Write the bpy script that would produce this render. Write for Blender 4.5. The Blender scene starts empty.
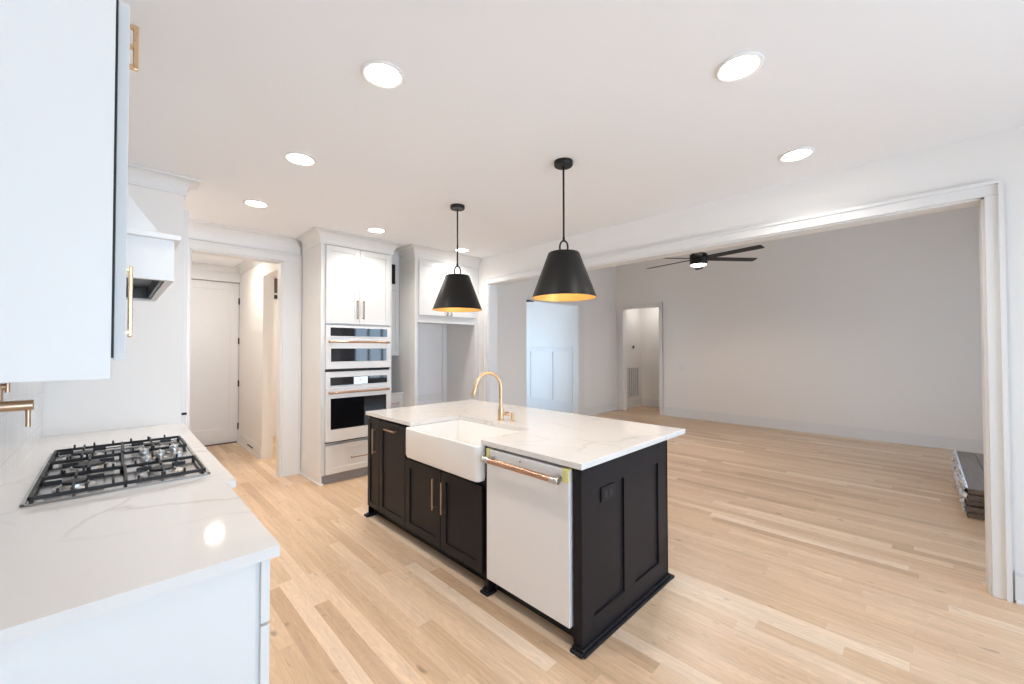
import bpy, bmesh, math, random
from mathutils import Vector, Matrix
C = bpy.context.scene
COL = C.collection
PI = math.pi

# ------------------------------------------------------------------ camera
CAM_F, CAM_YAW, CAM_PITCH, CAM_ROLL, CAM_H = 405.19, 0.7925, 0.0167, -0.0016, 1.4616
fw = Vector((math.cos(CAM_YAW)*math.cos(CAM_PITCH), math.sin(CAM_YAW)*math.cos(CAM_PITCH), math.sin(CAM_PITCH)))
r0 = Vector((math.sin(CAM_YAW), -math.cos(CAM_YAW), 0)); u0 = r0.cross(fw)
c_, s_ = math.cos(CAM_ROLL), math.sin(CAM_ROLL)
rt = c_*r0 + s_*u0; up = -s_*r0 + c_*u0
cam_d = bpy.data.cameras.new('camera'); cam = bpy.data.objects.new('camera', cam_d); COL.objects.link(cam)
cam_d.sensor_fit = 'HORIZONTAL'; cam_d.sensor_width = 36.0; cam_d.lens = CAM_F/1024*36.0; cam_d.clip_start = 0.02
M = Matrix.Identity(4)
for i in range(3):
    M[i][0], M[i][1], M[i][2] = rt[i], up[i], -fw[i]
M[2][3] = CAM_H
cam.matrix_world = M
C.camera = cam

# ------------------------------------------------------------------ exposure, world
C.view_settings.view_transform = 'Standard'; C.view_settings.look = 'None'
C.view_settings.gamma = 1.0; C.view_settings.use_curve_mapping = False
C.view_settings.exposure = 0.58
C.cycles.max_bounces = 10; C.cycles.diffuse_bounces = 7; C.cycles.glossy_bounces = 4
C.cycles.sample_clamp_indirect = 6.0
C.cycles.caustics_reflective = False; C.cycles.caustics_refractive = False
W = bpy.data.worlds.new('World'); C.world = W; W.use_nodes = True
nt = W.node_tree; nt.nodes.clear()
wo = nt.nodes.new('ShaderNodeOutputWorld'); bg = nt.nodes.new('ShaderNodeBackground')
tc = nt.nodes.new('ShaderNodeTexCoord'); sp = nt.nodes.new('ShaderNodeSeparateXYZ'); rp = nt.nodes.new('ShaderNodeValToRGB')
ma = nt.nodes.new('ShaderNodeMath'); ma.operation = 'MULTIPLY_ADD'; ma.inputs[1].default_value = .5; ma.inputs[2].default_value = .5
nt.links.new(tc.outputs['Generated'], sp.inputs[0]); nt.links.new(sp.outputs[2], ma.inputs[0]); nt.links.new(ma.outputs[0], rp.inputs[0])
cr = rp.color_ramp
cr.elements[0].position = 0.44; cr.elements[0].color = (.72, .85, 1.0, 1)
cr.elements[1].position = 0.9; cr.elements[1].color = (.42, .66, 1.0, 1)
e = cr.elements.new(0.51); e.color = (.57, .78, 1.0, 1)
nt.links.new(rp.outputs[0], bg.inputs[0]); nt.links.new(bg.outputs[0], wo.inputs[0])
SKY = 6.0
bg.inputs[1].default_value = SKY

def area(name, loc, rot, sx, sy, power=0, col=(1, 1, 1), portal=False, shape='RECTANGLE', spread=PI):
    d = bpy.data.lights.new(name, 'AREA'); d.shape = shape; d.size = sx; d.size_y = sy; d.energy = power; d.color = col
    d.spread = spread
    if portal: d.cycles.is_portal = True
    o = bpy.data.objects.new(name, d); COL.objects.link(o); o.location = loc; o.rotation_euler = rot
    return o
YR = -3.2                      # rear wall (behind the camera)
WINS = [(-.1, 3.3, 0.05, 2.45), (5.3, 7.1, 0.5, 2.4)]   # window openings of the rear wall: x0,x1,z0,z1
for x0, x1, z0, z1 in WINS:
    area('window_daylight', ((x0+x1)/2, YR-.06, (z0+z1)/2), (PI/2, 0, 0), x1-x0, z1-z0, portal=True)
WY0, WY1, WZ0, WZ1 = -2.9, -1.2, .5, 2.3   # living room side window, out of view, added for cool sheen on the island
area('window_daylight', (8.62+.08, (WY0+WY1)/2, (WZ0+WZ1)/2), (0, PI/2, 0), WZ1-WZ0, WY1-WY0, portal=True)
area('foyer_daylight', (4.96, 6.8, 1.5), (0, -PI/2, 0), 2.0, 2.0, portal=True)  # portal of the added foyer side window
area('foyer_daylight', (6.3, 9.06, 1.3), (-PI/2, 0, 0), 1.4, 2.4, portal=True)
WARM = (1.0, .91, .82); NEUT = (1.0, .945, .89)
CANS = [(0.885, 1.75), (0.885, 2.92), (0.885, 4.09), (2.013, 0.57), (3.2, 0.57), (2.005, 4.11), (3.205, 4.17), (-.02, 4.6)]  # last one is added out of view to brighten the oven cabinet side
CAN_W = 4.6
PENDS = [(2.184, 1.711), (2.184, 2.907)]
PEND_W = 6.0
HALL_W, FARHALL_W, FAN_W = 7.5, 3.2, 66.0

# ------------------------------------------------------------------ materials
def newmat(name):
    m = bpy.data.materials.new(name); m.use_nodes = True
    n = m.node_tree.nodes; b = n['Principled BSDF']
    return m, n, m.node_tree.links, b
def mat(name, col, rough=.5, metal=0., bump=0., bscale=200., spec=.5, var=0., emit=None, es=0., coat=0.):
    m, n, l, b = newmat(name)
    b.inputs['Base Color'].default_value = (*col, 1); b.inputs['Roughness'].default_value = rough
    b.inputs['Metallic'].default_value = metal; b.inputs['Specular IOR Level'].default_value = spec
    b.inputs['Coat Weight'].default_value = coat
    if emit: b.inputs['Emission Color'].default_value = (*emit, 1); b.inputs['Emission Strength'].default_value = es
    t = n.new('ShaderNodeTexCoord'); no = n.new('ShaderNodeTexNoise'); no.inputs['Scale'].default_value = bscale
    l.new(t.outputs['Object'], no.inputs['Vector'])
    if bump:
        bu = n.new('ShaderNodeBump'); bu.inputs['Strength'].default_value = bump; bu.inputs['Distance'].default_value = .002
        l.new(no.outputs['Fac'], bu.inputs['Height']); l.new(bu.outputs[0], b.inputs['Normal'])
    mr = n.new('ShaderNodeMapRange'); mr.inputs[3].default_value = max(0, rough-.03); mr.inputs[4].default_value = rough+.03
    l.new(no.outputs['Fac'], mr.inputs[0]); l.new(mr.outputs[0], b.inputs['Roughness'])
    return m
MT = {}
MT['wall'] = mat('wall_paint', (.85, .835, .815), .75, bump=.08, bscale=320)
MT['ceil'] = mat('ceiling_paint', (.89, .905, .93), .85, bump=.05, bscale=300)
MT['trim'] = mat('trim_paint', (.79, .79, .79), .42)
MT['cab'] = mat('white_cabinet_paint', (.74, .735, .725), .40)
MT['dark'] = mat('espresso_cabinet_paint', (.0140, .0122, .0142), .40, spec=.18)
MT['black'] = mat('matte_black_metal', (.008, .0075, .007), .42, spec=.3)
MT['iron'] = mat('cast_iron', (.016, .016, .018), .5, bump=.2, bscale=500)
MT['steel'] = mat('brushed_steel', (.62, .60, .58), .28, 1.0)
MT['tray'] = mat('polished_steel_tray', (.45, .42, .395), .2, 1.0)
MT['brass'] = mat('brushed_brass', (.66, .45, .27), .28, 1.0)
MT['bronze'] = mat('brushed_bronze', (.46, .32, .22), .34, 1.0)
MT['copper'] = mat('brushed_copper', (.55, .35, .25), .28, 1.0)
MT['gold'] = mat('gold_leaf_inside', (.95, .58, .20), .35, .85)
MT['appl'] = mat('matte_white_enamel', (.80, .79, .785), .42)
MT['fire'] = mat('fireclay', (.86, .85, .83), .12, coat=.5)
MT['glassblack'] = mat('black_oven_glass', (.006, .006, .008), .04, spec=.6)
MT['liner'] = mat('dark_hood_liner', (.10, .10, .105), .4, .6)
MT['toe'] = mat('grey_toe_kick', (.34, .34, .36), .5)
MT['flatdark'] = mat('dark_parts_and_gap_shade', (.01, .01, .01), .6)  # dark parts, and the painted shade of the wall cabinet door gap
MT['foam'] = mat('yellow_foam', (.78, .72, .30), .8)
MT['lamp'] = mat('lit_lens', (1, 1, 1), .5, emit=(1, .93, .84), es=14)
MT['bulb'] = mat('lit_bulb', (1, .9, .7), .5, emit=(1, .72, .40), es=14)
MT['fanlamp'] = mat('lit_fan_lens', (1, 1, 1), .5, emit=(1, .95, .88), es=6)
MT['screen'] = mat('lit_touch_screen', (.1, .12, .13), .2, emit=(.62, .86, .92), es=1.0)
MT['grey'] = mat('grey_panel_paint', (.84, .84, .85), .5)
MT['darkgap'] = mat('shadow_gap', (.02, .02, .02), .8)
MT['plastic'] = mat('white_plastic', (.80, .80, .80), .35)
MT['ventgrey'] = mat('vent_backing', (.36, .40, .45), .6)
MT['wrap'] = mat('crumpled_plastic_wrap', (.66, .67, .70), .25, bump=.5, bscale=60)
MT['brown'] = mat('dark_brown_wood', (.12, .08, .06), .6, bump=.2, bscale=40)

def glass_mat():
    m, n, l, b = newmat('window_glass')
    n.remove(b); out = n['Material Output']
    t = n.new('ShaderNodeBsdfTransparent'); g = n.new('ShaderNodeBsdfGlossy'); g.inputs['Roughness'].default_value = .02
    f = n.new('ShaderNodeFresnel'); f.inputs[0].default_value = 1.45; mx = n.new('ShaderNodeMixShader')
    l.new(f.outputs[0], mx.inputs[0]); l.new(t.outputs[0], mx.inputs[1]); l.new(g.outputs[0], mx.inputs[2]); l.new(mx.outputs[0], out.inputs[0])
    return m
MT['glass'] = glass_mat()

def quartz(name):
    m, n, l, b = newmat(name)
    t = n.new('ShaderNodeTexCoord')
    # warp
    w = n.new('ShaderNodeTexNoise'); w.inputs['Scale'].default_value = 1.7; w.inputs['Detail'].default_value = 4
    l.new(t.outputs['Object'], w.inputs['Vector'])
    mxv = n.new('ShaderNodeMix'); mxv.data_type = 'RGBA'; mxv.blend_type = 'LINEAR_LIGHT'; mxv.inputs[0].default_value = .22
    l.new(t.outputs['Object'], mxv.inputs[6]); l.new(w.outputs['Color'], mxv.inputs[7])
    v = n.new('ShaderNodeTexVoronoi'); v.feature = 'DISTANCE_TO_EDGE'; v.inputs['Scale'].default_value = 1.9
    l.new(mxv.outputs[2], v.inputs['Vector'])
    r = n.new('ShaderNodeValToRGB'); r.color_ramp.elements[0].position = .0; r.color_ramp.elements[0].color = (1, 1, 1, 1)
    r.color_ramp.elements[1].position = .028; r.color_ramp.elements[1].color = (0, 0, 0, 1)
    e = r.color_ramp.elements.new(.007); e.color = (.45, .45, .45, 1)
    l.new(v.outputs[0], r.inputs[0])
    k = n.new('ShaderNodeTexNoise'); k.inputs['Scale'].default_value = 2.3
    l.new(t.outputs['Object'], k.inputs['Vector'])
    kr = n.new('ShaderNodeMapRange'); kr.inputs[1].default_value = .42; kr.inputs[2].default_value = .62
    l.new(k.outputs['Fac'], kr.inputs[0])
    mu = n.new('ShaderNodeMath'); mu.operation = 'MULTIPLY'; l.new(r.outputs[0], mu.inputs[0]); l.new(kr.outputs[0], mu.inputs[1])
    mu2 = n.new('ShaderNodeMath'); mu2.operation = 'MULTIPLY'; mu2.inputs[1].default_value = .55; l.new(mu.outputs[0], mu2.inputs[0])
    mc = n.new('ShaderNodeMix'); mc.data_type = 'RGBA'; mc.inputs[6].default_value = (.74, .715, .69, 1); mc.inputs[7].default_value = (.47, .42, .385, 1)
    l.new(mu2.outputs[0], mc.inputs[0]); l.new(mc.outputs[2], b.inputs['Base Color'])
    b.inputs['Roughness'].default_value = .055
    return m
MT['quartz'] = quartz('veined_white_quartz')

def oak(name):
    m, n, l, b = newmat(name)
    def math_(op, a=None, bb=None):
        q = n.new('ShaderNodeMath'); q.operation = op
        for i, z in enumerate((a, bb)):
            if z is None: continue
            if isinstance(z, (int, float)): q.inputs[i].default_value = z
            else: l.new(z, q.inputs[i])
        return q.outputs[0]
    t = n.new('ShaderNodeTexCoord'); s = n.new('ShaderNodeSeparateXYZ'); l.new(t.outputs['Object'], s.inputs[0])
    PW, PL = .083, 1.25
    u = math_('DIVIDE', s.outputs[0], PW); ix = math_('FLOOR', u); fx = math_('FRACT', u)
    wn = n.new('ShaderNodeTexWhiteNoise'); wn.noise_dimensions = '1D'; l.new(ix, wn.inputs['W'])
    vv = math_('ADD', math_('DIVIDE', s.outputs[1], PL), math_('MULTIPLY', wn.outputs['Value'], 7.3))
    iy = math_('FLOOR', vv); fy = math_('FRACT', vv)
    cb = n.new('ShaderNodeCombineXYZ'); l.new(ix, cb.inputs[0]); l.new(iy, cb.inputs[1])
    wn2 = n.new('ShaderNodeTexWhiteNoise'); wn2.noise_dimensions = '2D'; l.new(cb.outputs[0], wn2.inputs['Vector'])
    ramp = n.new('ShaderNodeValToRGB'); el = ramp.color_ramp.elements
    el[0].position = 0; el[0].color = (.56, .375, .232, 1); el[1].position = 1; el[1].color = (.80, .63, .47, 1)
    for p_, c in ((.2, (.66, .46, .295, 1)), (.6, (.70, .50, .33, 1)), (.88, (.74, .545, .375, 1))):
        e = el.new(p_); e.color = c
    l.new(wn2.outputs['Value'], ramp.inputs[0])
    # grain
    mp = n.new('ShaderNodeCombineXYZ')
    l.new(math_('ADD', math_('MULTIPLY', s.outputs[0], 38.), math_('MULTIPLY', wn2.outputs['Value'], 91.)), mp.inputs[0])
    l.new(math_('MULTIPLY', s.outputs[1], 1.9), mp.inputs[1]); l.new(math_('MULTIPLY', iy, 3.7), mp.inputs[2])
    g = n.new('ShaderNodeTexNoise'); g.inputs['Scale'].default_value = 1.; g.inputs['Detail'].default_value = 6; g.inputs['Distortion'].default_value = 1.1
    l.new(mp.outputs[0], g.inputs['Vector'])
    gr = n.new('ShaderNodeMapRange'); gr.inputs[1].default_value = .3; gr.inputs[2].default_value = .7; gr.inputs[3].default_value = .86; gr.inputs[4].default_value = 1.07
    l.new(g.outputs['Fac'], gr.inputs[0])
    mul = n.new('ShaderNodeMix'); mul.data_type = 'RGBA'; mul.blend_type = 'MULTIPLY'; mul.inputs[0].default_value = 1
    l.new(ramp.outputs[0], mul.inputs[6]); l.new(gr.outputs[0], mul.inputs[7])
    # cathedral figure and small knots
    wv = n.new('ShaderNodeTexNoise'); wv.inputs['Scale'].default_value = 1.; wv.inputs['Detail'].default_value = 2
    mp2 = n.new('ShaderNodeCombineXYZ'); l.new(math_('ADD', math_('MULTIPLY', s.outputs[0], 9.), math_('MULTIPLY', wn2.outputs['Value'], 57.)), mp2.inputs[0]); l.new(math_('MULTIPLY', s.outputs[1], 1.6), mp2.inputs[1]); l.new(iy, mp2.inputs[2])
    l.new(mp2.outputs[0], wv.inputs['Vector'])
    band = math_('FRACT', math_('MULTIPLY', wv.outputs['Fac'], 16.)); bm_ = n.new('ShaderNodeMapRange'); bm_.inputs[3].default_value = .93; bm_.inputs[4].default_value = 1.03
    l.new(band, bm_.inputs[0])
    kn = n.new('ShaderNodeTexNoise'); kn.inputs['Scale'].default_value = 1.; kn.inputs['Detail'].default_value = 1
    mp3 = n.new('ShaderNodeCombineXYZ'); l.new(math_('MULTIPLY', s.outputs[0], 17.), mp3.inputs[0]); l.new(math_('MULTIPLY', s.outputs[1], 7.), mp3.inputs[1]); l.new(ix, mp3.inputs[2]); l.new(mp3.outputs[0], kn.inputs['Vector'])
    kr = n.new('ShaderNodeMapRange'); kr.inputs[1].default_value = .70; kr.inputs[2].default_value = .80; kr.inputs[3].default_value = 1.; kr.inputs[4].default_value = .55
    l.new(kn.outputs['Fac'], kr.inputs[0])
    fig = math_('MULTIPLY', bm_.outputs[0], kr.outputs[0])
    mul2 = n.new('ShaderNodeMix'); mul2.data_type = 'RGBA'; mul2.blend_type = 'MULTIPLY'; mul2.inputs[0].default_value = 1
    l.new(mul.outputs[2], mul2.inputs[6]); l.new(fig, mul2.inputs[7]); mul = mul2
    # gaps
    dx = math_('MULTIPLY', math_('MINIMUM', fx, math_('SUBTRACT', 1., fx)), PW)
    dy = math_('MULTIPLY', math_('MINIMUM', fy, math_('SUBTRACT', 1., fy)), PL)
    gap = math_('LESS_THAN', math_('MINIMUM', dx, dy), .0007)
    mg = n.new('ShaderNodeMix'); mg.data_type = 'RGBA'; mg.inputs[7].default_value = (.25, .15, .09, 1)
    l.new(math_('MULTIPLY', gap, .35), mg.inputs[0]); l.new(mul.outputs[2], mg.inputs[6])
    l.new(mg.outputs[2], b.inputs['Base Color'])
    b.inputs['Roughness'].default_value = .34
    return m
MT['oak'] = oak('oak_strip_floor')

def tile(name):
    m, n, l, b = newmat(name)
    t = n.new('ShaderNodeTexCoord'); mp = n.new('ShaderNodeMapping'); mp.inputs['Rotation'].default_value = (0, PI/2, PI/2)
    br = n.new('ShaderNodeTexBrick'); br.inputs['Scale'].default_value = 1; br.inputs['Brick Width'].default_value = .2; br.inputs['Row Height'].default_value = .065
    br.inputs['Mortar Size'].default_value = .0022; br.offset = 0.0
    br.inputs['Color1'].default_value = (.74, .75, .76, 1); br.inputs['Color2'].default_value = (.70, .71, .72, 1); br.inputs['Mortar'].default_value = (.6, .6, .6, 1)
    sx = n.new('ShaderNodeSeparateXYZ'); cx = n.new('ShaderNodeCombineXYZ')
    l.new(t.outputs['Object'], sx.inputs[0]); l.new(sx.outputs[2], cx.inputs[0]); l.new(sx.outputs[1], cx.inputs[1])
    l.new(cx.outputs[0], br.inputs['Vector']); l.new(br.outputs['Color'], b.inputs['Base Color'])
    b.inputs['Roughness'].default_value = .15
    return m
MT['tile'] = tile('glazed_stacked_tile')

def boardmat(name):
    m, n, l, b = newmat(name)
    t = n.new('ShaderNodeTexCoord'); mp = n.new('ShaderNodeMapping'); mp.inputs['Scale'].default_value = (2, 40, 40)
    g = n.new('ShaderNodeTexNoise'); g.inputs['Scale'].default_value = 1.2; g.inputs['Detail'].default_value = 5
    r = n.new('ShaderNodeValToRGB'); r.color_ramp.elements[0].color = (.075, .055, .045, 1); r.color_ramp.elements[1].color = (.23, .185, .155, 1)
    l.new(t.outputs['Object'], mp.inputs[0]); l.new(mp.outputs[0], g.inputs['Vector']); l.new(g.outputs['Fac'], r.inputs[0]); l.new(r.outputs[0], b.inputs['Base Color'])
    b.inputs['Roughness'].default_value = .4
    return m
MT['board'] = boardmat('dark_stained_board')

# ------------------------------------------------------------------ mesh helpers
class MB:
    def __init__(self): self.bm = bmesh.new()
    def _bev(self, verts, bev, seg=2):
        if bev <= 0: return
        es = set(e for v in verts for e in v.link_edges)
        bmesh.ops.bevel(self.bm, geom=list(es), offset=bev, segments=seg, affect='EDGES', profile=.5)
    def box(self, x0, x1, y0, y1, z0, z1, bev=0., seg=2):
        x0, x1 = sorted((x0, x1)); y0, y1 = sorted((y0, y1)); z0, z1 = sorted((z0, z1))
        vs = bmesh.ops.create_cube(self.bm, size=1)['verts']
        for v in vs:
            v.co = Vector((x0+(v.co.x+.5)*(x1-x0), y0+(v.co.y+.5)*(y1-y0), z0+(v.co.z+.5)*(z1-z0)))
        self._bev(vs, min(bev, .45*min(x1-x0, y1-y0, z1-z0)), seg); return self
    def cyl(self, p, q, r, r2=None, seg=20, bev=0.):
        p, q = Vector(p), Vector(q); d = q-p
        rot = d.to_track_quat('Z', 'Y').to_matrix().to_4x4()
        vs = bmesh.ops.create_cone(self.bm, cap_ends=True, segments=seg, radius1=r, radius2=r if r2 is None else r2, depth=d.length,
                                   matrix=Matrix.Translation((p+q)/2) @ rot)['verts']
        if bev > 0:
            es = [e for e in set(e for v in vs for e in v.link_edges) if any(len(f.verts) > 4 for f in e.link_faces)]
            bmesh.ops.bevel(self.bm, geom=es, offset=bev, segments=2, affect='EDGES', profile=.5)
        return self
    def tube(self, pts, r, seg=14, closed=False):
        pts = [Vector(p) for p in pts]; n = len(pts); rings = []
        prev = None
        for i, p in enumerate(pts):
            a = pts[(i-1) % n] if (closed or i > 0) else p; b = pts[(i+1) % n] if (closed or i < n-1) else p
            d = (b-a).normalized()
            if prev is None:
                ref = Vector((0, 0, 1)) if abs(d.z) < .9 else Vector((1, 0, 0)); x = d.cross(ref).normalized()
            else: x = (prev-d*prev.dot(d)).normalized()
            prev = x; y = d.cross(x); rr = r[i] if isinstance(r, (list, tuple)) else r
            rings.append([self.bm.verts.new(p+rr*(math.cos(2*PI*k/seg)*x+math.sin(2*PI*k/seg)*y)) for k in range(seg)])
        for i in range(n if closed else n-1):
            A, B = rings[i], rings[(i+1) % n]
            for k in range(seg): self.bm.faces.new((A[k], A[(k+1) % seg], B[(k+1) % seg], B[k]))
        if not closed:
            self.bm.faces.new(rings[0][::-1]); self.bm.faces.new(rings[-1])
        return self
    def lathe(self, prof, c=(0, 0, 0), seg=40, caps=True):
        rings = []
        for r, z in prof:
            rings.append([self.bm.verts.new((c[0]+r*math.cos(2*PI*k/seg), c[1]+r*math.sin(2*PI*k/seg), c[2]+z)) for k in range(seg)])
        for A, B in zip(rings, rings[1:]):
            for k in range(seg): self.bm.faces.new((A[k], A[(k+1) % seg], B[(k+1) % seg], B[k]))
        if caps:
            self.bm.faces.new(rings[0][::-1]); self.bm.faces.new(rings[-1])
        return self
    def prism(self, poly, vec):
        """poly: 3-D polygon, swept by vec"""
        v = Vector(vec); a = [self.bm.verts.new(Vector(p)) for p in poly]; b = [self.bm.verts.new(Vector(p)+v) for p in poly]
        n = len(a)
        self.bm.faces.new(a); self.bm.faces.new(b[::-1])
        for i in range(n): self.bm.faces.new((a[i], b[i], b[(i+1) % n], a[(i+1) % n]))
        return self
    def quad(self, *ps):
        self.bm.faces.new([self.bm.verts.new(Vector(p)) for p in ps]); return self
    def hexa(self, lo, hi):
        """8 corners: two quads lo, hi in the same order"""
        a = [self.bm.verts.new(Vector(p)) for p in lo]; b = [self.bm.verts.new(Vector(p)) for p in hi]
        self.bm.faces.new(a[::-1]); self.bm.faces.new(b)
        for i in range(4): self.bm.faces.new((a[i], a[(i+1) % 4], b[(i+1) % 4], b[i]))
        return self
    def build(self, name, m, parent=None, smooth=False):
        bmesh.ops.recalc_face_normals(self.bm, faces=self.bm.faces[:])
        off = Vector((0, 0, 0)); q = parent
        while q is not None: off += q.location; q = q.parent
        if off.length:
            for v in self.bm.verts: v.co -= off
        me = bpy.data.meshes.new(name); self.bm.to_mesh(me); self.bm.free()
        me.materials.append(MT[m] if isinstance(m, str) else m)
        if smooth:
            for p in me.polygons: p.use_smooth = True
            me.set_sharp_from_angle(angle=math.radians(38))
        o = bpy.data.objects.new(name, me); COL.objects.link(o)
        if parent is not None: o.parent = parent
        return o

class Face:
    """boxes laid out on a face: u along, z up, n out of the face (axis letters with sign)"""
    def __init__(self, mb, axis, pos):
        self.mb, self.axis, self.pos = mb, axis, pos
    def box(self, u0, u1, z0, z1, n0, n1, bev=.0):
        a, p = self.axis, self.pos
        s = -1 if a[0] == '-' else 1
        if a[-1] == 'x': self.mb.box(p+s*n0, p+s*n1, u0, u1, z0, z1, bev)
        else: self.mb.box(u0, u1, p+s*n0, p+s*n1, z0, z1, bev)
        return self
    def shaker(self, u0, u1, z0, z1, t=.02, rail=.057, rec=.009, bev=.0012):
        self.box(u0, u0+rail, z0, z1, 0, t, bev); self.box(u1-rail, u1, z0, z1, 0, t, bev)
        self.box(u0+rail, u1-rail, z1-rail, z1, 0, t, bev); self.box(u0+rail, u1-rail, z0, z0+rail, 0, t, bev)
        self.box(u0+rail-.002, u1-rail+.002, z0+rail-.002, z1-rail+.002, 0, t-rec)
        return self
    def pt(self, u, z, n):
        s = -1 if self.axis[0] == '-' else 1
        return (self.pos+s*n, u, z) if self.axis[-1] == 'x' else (u, self.pos+s*n, z)

def tag(o, label, cat, group=None):
    o['label'] = label; o['category'] = cat
    if group: o['group'] = group
    return o
def thing(name, label, cat, loc=(0, 0, 0), group=None):
    o = bpy.data.objects.new(name, None); COL.objects.link(o); o.location = loc; o.empty_display_size = .05
    return tag(o, label, cat, group)
def struct(name, mb, m, parent=None, smooth=False):
    o = mb.build(name, m, parent, smooth)
    if parent is None: o['kind'] = 'structure'
    return o
def dup(root, loc, label):
    r = root.copy(); COL.objects.link(r); r.location = loc; r['label'] = label
    for ch in list(root.children):
        c = ch.copy(); COL.objects.link(c); c.parent = r
        for g in list(ch.children):
            d = g.copy(); COL.objects.link(d); d.parent = c
    return r
def pull(parent, name, fc, u0, z0, u1, z1, m, w=.011, stand=.03, posts=None):
    """square bar pull with posts on a Face layout"""
    mb = MB(); f = Face(mb, fc.axis, fc.pos); base = fc.base if hasattr(fc, 'base') else .02
    if abs(u1-u0) > abs(z1-z0): f.box(u0, u1, z0-w/2, z0+w/2, base+stand-w/2, base+stand+w/2, .002)
    else: f.box(u0-w/2, u0+w/2, z0, z1, base+stand-w/2, base+stand+w/2, .002)
    for k in (posts or (.06, .94)):
        u, z = u0+(u1-u0)*k, z0+(z1-z0)*k
        f.box(u-w*.45, u+w*.45, z-w*.45, z+w*.45, base, base+stand)
    return mb.build(name, m, parent)
def crown(mb, p0, p1, nrm, top=2.738, size=.13, drop=.16, m0=0, m1=0):
    """cove crown from p0 to p1 (xy) on a wall with outward normal nrm (xy); m0, m1: +1 outside mitre, -1 inside mitre, 0 square end"""
    prof = [(0, 0), (size, 0), (size, -.012), (size-.012, -.014)]
    for k in range(1, 11):
        a = k/10*PI/2
        prof.append((size-.012-(size-.028)*math.sin(a), -.014-(drop-.030)*(1-math.cos(a))))
    prof += [(.014, -drop+.014), (.014, -drop), (0, -drop)]
    d = Vector((p1[0]-p0[0], p1[1]-p0[1], 0)).normalized(); bm = mb.bm
    A = [bm.verts.new((p0[0]+n*nrm[0]-d.x*n*m0, p0[1]+n*nrm[1]-d.y*n*m0, top+z)) for n, z in prof]
    B = [bm.verts.new((p1[0]+n*nrm[0]+d.x*n*m1, p1[1]+n*nrm[1]+d.y*n*m1, top+z)) for n, z in prof]
    bm.faces.new(A); bm.faces.new(B[::-1]); n = len(A)
    for k in range(n): bm.faces.new((A[k], B[k], B[(k+1) % n], A[(k+1) % n]))
    return mb

# ------------------------------------------------------------------ the setting
KC, LC = 2.74, 3.72            # ceilings: kitchen, living room
XL, XO, XO2, XF = -.317, 3.72, 3.87, 8.62
YB = 5.17                      # back plane: doorway wall and living room back wall
struct('floor', MB().box(-.6, 10.4, YR-.2, 9.3, -.1, 0), 'oak')
struct('ceiling', MB().box(-.6, XO+.02, YR-.2, YB+.02, KC, KC+.1), 'ceil')
struct('ceiling_living', MB().box(XO, XF+.2, YR-.2, YB+.2, LC, LC+.1), 'ceil')
struct('wall_left', MB().box(XL-.15, XL, YR-.15, 3.9, 0, KC), 'wall')
struct('wall_backsplash', MB().box(XL, XL+.008, 1.27, 3.9, .914, 1.75), 'tile')
struct('wall_wing', MB().box(XL-.15, .372, 3.9, 4.04, 0, KC), 'wall')
struct('trim_wing_end', MB().box(.372, .404, 3.915, 4.05, 0, 2.52, .003), 'trim')
struct('wall_pantry', MB().box(XL-.15, XL, 4.04, YB, 0, KC), 'wall')
DX0, DX1, DZ = .545, 1.387, 2.475
b = MB(); b.box(XL-.15, DX0, YB, YB+.14, 0, KC); b.box(DX1, 4.2, YB, YB+.14, 0, KC); b.box(DX0, DX1, YB, YB+.14, DZ, KC)
struct('wall_far', b, 'wall')
OY0, OY1, OZ = -.268, 4.235, 2.367
b = MB(); b.box(XO, XO2, YR, OY0, 0, LC); b.box(XO, XO2, OY1, YB, 0, LC); b.box(XO, XO2, OY0, OY1, OZ, LC)
struct('wall_right', b, 'wall')
b = MB(); FX0, FX1, FZ = 5.475, 7.07, 2.385
b.box(4.2, FX0, YB, YB+.14, 0, LC); b.box(XO, 4.2, YB, YB+.14, KC, LC); b.box(FX1, XF+.15, YB, YB+.14, 0, LC); b.box(FX0, FX1, YB, YB+.14, FZ, LC)
struct('wall_living_back', b, 'wall')
HY0, HY1, HZ = 4.10, 4.985, 2.395
b = MB(); b.box(XF, XF+.14, YR, WY0, 0, LC); b.box(XF, XF+.14, WY1, HY0, 0, LC); b.box(XF, XF+.14, WY0, WY1, 0, WZ0); b.box(XF, XF+.14, WY0, WY1, WZ1, LC); b.box(XF, XF+.14, HY1, YB, 0, LC); b.box(XF, XF+.14, HY0, HY1, HZ, LC)
struct('wall_living_far', b, 'wall')
# rear wall with its windows
b = MB(); xs = XL-.15
for x0, x1, z0, z1 in WINS:
    b.box(xs, x0, YR-.15, YR, 0, LC); b.box(x0, x1, YR-.15, YR, z1, LC)
    if z0 > .06: b.box(x0, x1, YR-.15, YR, 0, z0)
    else: b.box(x0, x1, YR-.15, YR, 0, .05)
    xs = x1
b.box(xs, XF+.15, YR-.15, YR, 0, LC)
struct('wall_rear', b, 'wall')
for i, (x0, x1, z0, z1) in enumerate(WINS):
    w = MB(); t = .05
    w.box(x0, x1, YR-.12, YR-.06, z1-t, z1); w.box(x0, x1, YR-.12, YR-.06, z0, z0+t)
    nn = 3 if i == 0 else 4
    for k in range(nn+1):
        x = x0+(x1-x0)*k/nn; w.box(max(x0, x-t/2), min(x1, x+t/2), YR-.12, YR-.06, z0, z1)
    o = struct('window_%d' % (i+1), w, 'trim')
    g = MB().box(x0+.01, x1-.01, YR-.095, YR-.09, z0+.01, z1-.01).build('pane', 'glass', o)
w = MB(); t = .05
w.box(XF+.05, XF+.11, WY0, WY1, WZ1-t, WZ1); w.box(XF+.05, XF+.11, WY0, WY1, WZ0, WZ0+t)
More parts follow.
